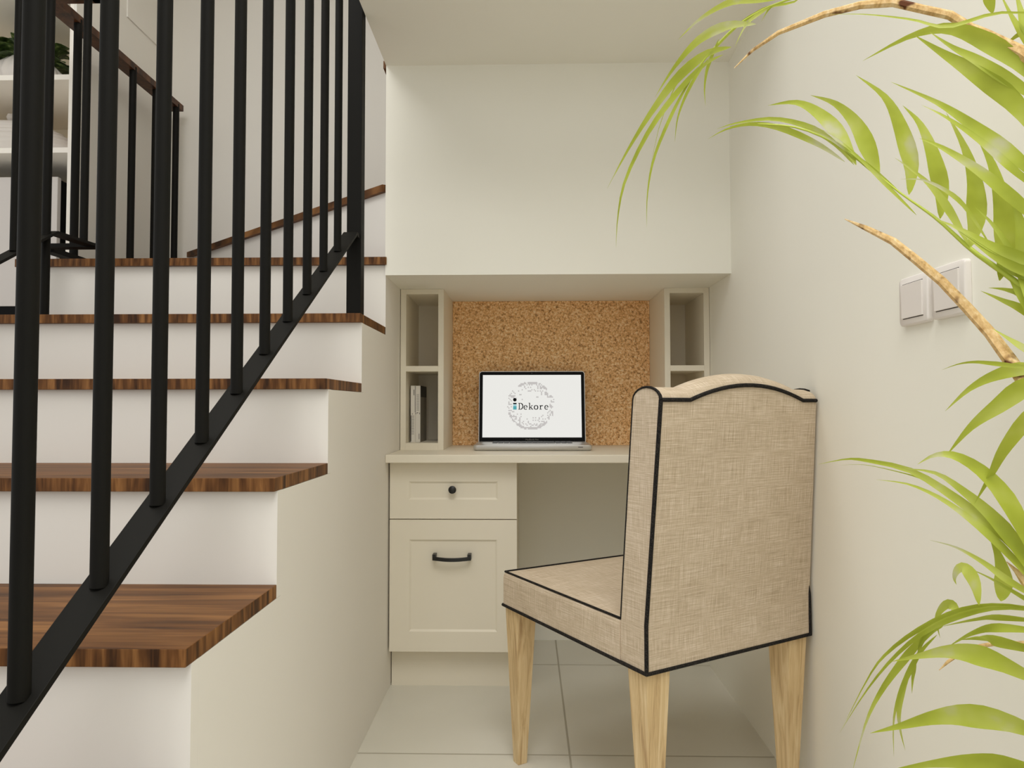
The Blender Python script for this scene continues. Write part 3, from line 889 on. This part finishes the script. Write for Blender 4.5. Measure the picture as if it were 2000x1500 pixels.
  ([(0.5271, 0.7, 0.6971),(0.5046, 0.72, 0.7426),(0.4846, 0.74, 0.7697),(0.457, 0.76, 0.7976),(0.4286, 0.78, 0.8186),(0.3913, 0.8, 0.8273),(0.377, 0.82, 0.827),(0.3541, 0.84, 0.8192)], 0.0069),
  ([(0.4662, 0.78, 0.7986),(0.4523, 0.795, 0.8067),(0.4373, 0.81, 0.8123),(0.4034, 0.825, 0.8199),(0.38, 0.84, 0.818)], 0.0012),
  ([(0.5269, 0.7, 0.692),(0.5019, 0.716, 0.7471),(0.49, 0.732, 0.7732),(0.4715, 0.748, 0.7969),(0.4514, 0.764, 0.8156),(0.4269, 0.78, 0.8197)], 0.0100),
  ([(0.5293, 0.7, 0.687),(0.4982, 0.72, 0.7358),(0.4764, 0.74, 0.7654),(0.454, 0.76, 0.7881),(0.4294, 0.78, 0.802),(0.4037, 0.8, 0.805)], 0.0056),
  ([(0.5293, 0.7, 0.687),(0.4958, 0.7175, 0.7097),(0.4802, 0.735, 0.7255),(0.4631, 0.7525, 0.7374),(0.4456, 0.77, 0.7417)], 0.0047),
  ([(0.5316, 0.7, 0.6769),(0.5087, 0.7167, 0.6934),(0.4867, 0.7333, 0.7089),(0.4715, 0.75, 0.7172)], 0.0033),
  ([(0.4944, 0.73, 0.6864),(0.4999, 0.7333, 0.7089),(0.4974, 0.7367, 0.7322),(0.4896, 0.74, 0.7557)], 0.0110),
  ([(0.4717, 0.73, 0.6821),(0.4711, 0.7333, 0.7008),(0.4667, 0.7367, 0.7144),(0.4614, 0.74, 0.719),(0.4575, 0.7433, 0.7138),(0.4572, 0.7467, 0.7054),(0.4613, 0.75, 0.6981)], 0.0094),
 ]),
 ([(0.5215, 0.63, 0.4785),(0.5204, 0.66, 0.5333),(0.5187, 0.68, 0.5901),(0.5155, 0.69, 0.6401),(0.5142, 0.7, 0.6869)], 0.0018, [
  ([(0.5142, 0.7, 0.6869),(0.4867, 0.7233, 0.6841),(0.4613, 0.7467, 0.6708),(0.433, 0.77, 0.6447),(0.4094, 0.7933, 0.6106),(0.3984, 0.8167, 0.5733),(0.3746, 0.84, 0.498)], 0.0040),
  ([(0.5167, 0.7, 0.6844),(0.4855, 0.7217, 0.682),(0.4575, 0.7433, 0.6663),(0.4317, 0.765, 0.6408),(0.4092, 0.7867, 0.6039),(0.3905, 0.8083, 0.5596),(0.3714, 0.83, 0.5051)], 0.0043),
  ([(0.5189, 0.7, 0.6743),(0.4864, 0.7233, 0.6715),(0.4751, 0.7467, 0.6616),(0.4558, 0.77, 0.6471)], 0.0041),
  ([(0.5137, 0.69, 0.6674),(0.4794, 0.7133, 0.6642),(0.4684, 0.7367, 0.6508),(0.4571, 0.76, 0.6288)], 0.0046),
  ([(0.5156, 0.69, 0.6451),(0.4768, 0.71, 0.6514),(0.4704, 0.73, 0.6478),(0.4643, 0.75, 0.6394)], 0.0065),
  ([(0.5196, 0.69, 0.6104),(0.4751, 0.7, 0.6321),(0.451, 0.71, 0.639),(0.4309, 0.72, 0.6374),(0.4099, 0.73, 0.6295),(0.386, 0.74, 0.6198)], 0.0107),
  ([(0.5204, 0.68, 0.5634),(0.4719, 0.69, 0.5793),(0.4367, 0.7, 0.582),(0.4107, 0.71, 0.5748),(0.3831, 0.72, 0.5618),(0.3567, 0.73, 0.5496)], 0.0122),
  ([(0.5237, 0.67, 0.5326),(0.4688, 0.68, 0.5411),(0.4364, 0.69, 0.5415),(0.4024, 0.7, 0.5341),(0.3621, 0.71, 0.5214)], 0.0119),
  ([(0.4559, 0.77, 0.6487),(0.4394, 0.784, 0.6249),(0.4277, 0.798, 0.5981),(0.4105, 0.812, 0.5594),(0.399, 0.826, 0.5167),(0.3883, 0.84, 0.4511)], 0.0045),
  ([(0.4512, 0.77, 0.6381),(0.4381, 0.78, 0.6156),(0.4289, 0.79, 0.5857),(0.4234, 0.8, 0.5558),(0.4228, 0.81, 0.523),(0.4279, 0.82, 0.4808)], 0.0036),
  ([(0.4378, 0.79, 0.604),(0.4287, 0.7975, 0.5713),(0.4269, 0.805, 0.5416),(0.4317, 0.8125, 0.5161),(0.4411, 0.82, 0.488)], 0.0033),
  ([(0.4389, 0.79, 0.604),(0.4406, 0.8, 0.5802),(0.4446, 0.81, 0.5576)], 0.0024),
  ([(0.4666, 0.76, 0.6602),(0.4671, 0.764, 0.6695),(0.4624, 0.768, 0.6722),(0.4569, 0.772, 0.6643),(0.4545, 0.776, 0.6519),(0.4604, 0.78, 0.6315)], 0.0058),
  ([(0.4581, 0.77, 0.6482),(0.4468, 0.7767, 0.6404),(0.4418, 0.7833, 0.6252),(0.4395, 0.79, 0.6029)], 0.0053),
 ]),
]
STALKS = [
 ([(0.5743, 0.64, 1.0285),(0.5535, 0.69, 1.206),(0.5365, 0.735, 1.2691),(0.5131, 0.76, 1.3041),(0.5029, 0.77, 1.3174),(0.4866, 0.78, 1.3382),(0.4665, 0.8, 1.3575),(0.4447, 0.82, 1.3779),(0.4147, 0.84, 1.3871),(0.3837, 0.87, 1.3934),(0.3358, 0.9, 1.3866),(0.3084, 0.92, 1.374),(0.2863, 0.93, 1.3546)], [0.0072, 0.0072, 0.0066, 0.0057, 0.0052, 0.0050, 0.0048, 0.0052, 0.0047, 0.0042, 0.0030, 0.0021, 0.0005]),
 ([(0.5471, 0.62, 0.7285),(0.5322, 0.67, 0.8371),(0.5218, 0.72, 0.909),(0.5166, 0.74, 0.9396),(0.5108, 0.76, 0.9693),(0.4992, 0.78, 1.0005),(0.4834, 0.8, 1.0345),(0.4658, 0.82, 1.0641),(0.4498, 0.84, 1.0913),(0.4321, 0.87, 1.1157),(0.4145, 0.89, 1.1332)], [0.0079, 0.0078, 0.0076, 0.0069, 0.0063, 0.0059, 0.0054, 0.0052, 0.0047, 0.0033, 0.0005]),
 ([(0.5232, 0.66, 0.6322),(0.5167, 0.7, 0.6869),(0.5116, 0.72, 0.7113),(0.507, 0.725, 0.7195),(0.5012, 0.73, 0.7273)], [0.0064, 0.0063, 0.0046, 0.0024, 0.0004]),
 ([(0.5269, 0.67, 0.6475),(0.5099, 0.72, 0.6467),(0.4971, 0.75, 0.6353),(0.4774, 0.76, 0.6273),(0.4598, 0.765, 0.6111),(0.4526, 0.77, 0.5997)], [0.0025, 0.0024, 0.0023, 0.0020, 0.0017, 0.0003]),
]
PALM = thing('potted_palm', 'yellow-green palm with arching fronds and dry cut stalks beside the right wall', 'plant', (0.49, 0.62, 0))
prng = random.Random(11)
def spline(P, n):
    P = [Vector(p) for p in P]
    out = []
    m = len(P) - 1
    for i in range(n + 1):
        q = i / n * m
        k = min(int(q), m - 1)
        u = q - k
        p0, p1, p2, p3 = P[max(k - 1, 0)], P[k], P[k + 1], P[min(k + 2, m)]
        out.append(0.5 * ((2 * p1) + (p2 - p0) * u + (2 * p0 - 5 * p1 + 4 * p2 - p3) * u * u + (3 * p1 - p0 - 3 * p2 + p3) * u ** 3))
    return out
def leaflet(mb, pts, hw, roll):
    n = 16
    C = spline(pts, n)
    face = None
    base = len(mb.v)
    rows = []
    for i, p in enumerate(C):
        tg = (C[min(i + 1, n)] - C[max(i - 1, 0)]).normalized()
        # blades lie roughly broadside to the room, each with its own roll
        out_dir = (Vector((-0.15, -1.0, 0.15)) - p * 0.35).normalized()
        side = tg.cross(out_dir)
        side = side.normalized() if side.length > 1e-4 else Vector((1, 0, 0))
        if face is not None and side.dot(face) < 0:
            side = -side
        face = side
        up = side.cross(tg).normalized()
        sd = (Matrix.Rotation(roll, 3, tg) @ side)
        u2 = (Matrix.Rotation(roll, 3, tg) @ up)
        t_ = i / n
        w = hw * max(0.03, min(1.0, (t_ / 0.30 + 0.02) ** 0.75) * min(1.0, (1.0 - t_) / TAPER) ** 1.1)
        if i == n:
            w = hw * 0.01
        rows.append((p + sd * w, p - u2 * w * 0.28, p - sd * w))
    v = [q for r in rows for q in r]
    f = []
    for i in range(n):
        a = i * 3
        f += [(a, a + 1, a + 4, a + 3), (a + 1, a + 2, a + 5, a + 4)]
    mb.add(v, f)
for fi, (ra, rw, leaves) in enumerate(FRONDS):
    mb = MB()
    TAPER = 0.85 if fi == 4 else 0.62
    for pts, hw in leaves:
        leaflet(mb, pts, hw * 0.98, prng.uniform(-0.35, 0.35))
    fo = W(PALM, mb, 'frond', M['leaf'], smooth=True)
    st = MB()
    p0 = Vector(ra[0])
    path = [(0.495 + prng.uniform(-.02, .02), 0.62 + prng.uniform(-.015, .015), 0.27), (0.515, 0.628, 0.27 + (p0.z - 0.27) * 0.55)] + [tuple(p) for p in ra]
    C = spline(path, 36)
    st.tube(C, [0.006 + (rw - 0.006) * min(1, i / 22) for i in range(36)] + [0.0005], 8)
    so = W(PALM, st, 'frond_stalk', M['leaf_stalk'], smooth=True)
    so.parent = fo
for pts, rr in STALKS:
    mb = MB()
    p0 = Vector(pts[0])
    path = [(0.50 + prng.uniform(-.02, .02), 0.62 + prng.uniform(-.015, .015), 0.27), (0.52, 0.628, 0.27 + (p0.z - 0.27) * 0.55)] + [tuple(p) for p in pts]
    mb.tube(path, [rr[0] * 1.1, rr[0] * 1.05] + list(rr), 7)
    tag(W(PALM, mb, 'dry_stalk', M['dry_stalk']), 'brown dried stalk')
W(PALM, MB().lathe([(0.080, 0), (0.086, .004), (0.112, .27), (0.117, .285), (0.117, .30), (0.108, .30), (0.104, .265), (0.001, .262)], (0.49, 0.62, 0)), 'pot', M['pot'], smooth=True)
W(PALM, MB().lathe([(0.103, .2625), (0.06, .272), (0.001, .276)], (0.49, 0.62, 0)), 'soil', M['soil'], smooth=True)

# ------------------------------------------------------------------ bookcase beyond the stairs and what stands in it
BX0, BX1, BY0, BY1 = -2.50, -1.6980, 2.485, 2.95
bc = thing('bookcase', 'white bookcase seen through the railings at the far left', 'bookcase', ((BX0 + BX1) / 2, BY0, 0))
t_ = 0.0152
W(bc, MB().box(BX1 - t_, BX1, BY0, BY1, 0, 2.46), 'side_panel', M['shelf_white'])
W(bc, MB().box(BX0, BX0 + t_, BY0, BY1, 0, 2.46), 'side_panel', M['shelf_white'])
W(bc, MB().box(BX0 + t_, BX1 - t_, BY1 - .008, BY1, 0, 2.46), 'back_panel', M['shelf_back'])
SH = {}
for key, zt in (('a', 2.1370), ('b', 1.8598), ('c', 1.2300), ('d', 2.4600)):
    W(bc, MB().box(BX0 + t_, BX1 - t_, BY0, BY1 - .0085, zt - .0196, zt), 'shelf', M['shelf_white'])
    SH[key] = zt
# lidded bowl
lb = thing('lidded_bowl', 'low white ribbed bowl with a knobbed lid on the bookcase', 'bowl', (-2.096, 2.70, SH['b'] + .0002))
wob = lambda k, z: 1 + 0.0 * k
prof = [(0.22, 0), (0.235, .003)]
for i in range(1, 12):
    a = math.pi / 2 * i / 11.5
    r, z = 0.300 * math.cos(a * 0.98), 0.182 * math.sin(a)
    prof += [(r + .004, z - .007), (r + .0065, z), (r + .002, z + .004)]
prof += [(0.0005, .186)]
bw = MB().lathe(prof, (0, 0, 0), 72)
bw.v = [(x + lb.location.x, y * 0.5 + lb.location.y, z + lb.location.z) for x, y, z in bw.v]
W(lb, bw, 'body', M['ceramic'], smooth=True)
W(lb, MB().lathe([(r, z + lb.location.z) for r, z in ((0.008, .181), (.0085, .192), (0.015, .200), (.017, .209), (.013, .220), (0.0005, .224))], (lb.location.x, lb.location.y, 0), 20), 'knob', M['ceramic'], smooth=True)
# plant in ribbed pot
pp = thing('potted_plant', 'small dark green plant in a white ribbed pot on the top shelf', 'plant', (-1.985, 2.66, SH['a'] + .0002))
pz = pp.location.z
rib = lambda k, z: 1 + 0.02 * math.cos(2 * math.pi * k * 22)
W(pp, MB().lathe([(r, z + pz) for r, z in ((0.100, 0), (0.120, .006), (0.132, .050), (0.118, .090), (0.086, .124), (0.078, .128), (0.072, .118), (0.0005, .114))], (pp.location.x, pp.location.y, 0), 132, wob=rib), 'pot', M['ceramic'], smooth=True)
fo = MB()
r2 = random.Random(3)
for i in range(60):
    a = r2.uniform(0, 2 * math.pi)
    el = r2.uniform(0.15, 1.45)
    L = r2.uniform(0.11, 0.20)
    b0 = Vector((pp.location.x + 0.03 * math.cos(a), pp.location.y + 0.03 * math.sin(a), pz + 0.114))
    d = Vector((math.cos(a) * math.cos(el), math.sin(a) * math.cos(el), math.sin(el)))
    dz = 0.9 * L
    pts = [b0 + d * L * q + Vector((0, 0, -dz * max(0, q - .35) ** 2 * (1.5 - el * .6))) for q in (0, .3, .55, .8, 1.0)]
    C = spline(pts, 10)
    rows = []
    for j, p in enumerate(C):
        tg = (C[min(j + 1, 10)] - C[max(j - 1, 0)]).normalized()
        sd = tg.cross(Vector((0, 0, 1)))
        sd = sd.normalized() if sd.length > 1e-4 else Vector((1, 0, 0))
        up = sd.cross(tg)
        q = j / 10
        w = 0.032 * max(.05, math.sin(math.pi * min(1, q ** 1.2 * .97 + .03)))
        rows.append((p + sd * w, p - up * w * .3, p - sd * w))
    v = [q for r in rows for q in r]
    fo.add(v, [g for j in range(10) for g in ((j * 3, j * 3 + 1, j * 3 + 4, j * 3 + 3), (j * 3 + 1, j * 3 + 2, j * 3 + 5, j * 3 + 4))])
lim_y, lim_x = BY1 - .012, BX1 - t_ - .004
fo.v = [(min(x, lim_x), min(y, lim_y), max(z, pz + .002)) for x, y, z in fo.v]
W(pp, fo, 'foliage', M['dark_leaf'], smooth=True)
# tall grey box on a dark base
gb = thing('storage_box', 'tall pale grey box on a black base in the bookcase, behind the railings', 'box', (-2.03, 2.62, SH['c'] + .0002))
gz = gb.location.z
GX0, GX1, GY0, GY1 = -2.26, -1.8006, 2.56, 2.76
W(gb, MB().box(GX0, GX1, GY0, GY0 + .02, gz + .0458, 1.7755), 'front_panel', M['case_grey'], bevel=.002)
W(gb, MB().box(GX0 + .001, GX1 - .001, GY0 + .0202, GY1, gz + .0458, 1.7690), 'body', M['case_dark'], bevel=.003)
W(gb, MB().box(GX0 + .001, GX1 - .001, GY0 + .002, GY1, gz, gz + .0456), 'base', M['case_dark'], bevel=.002)
bpy.context.view_layer.update()
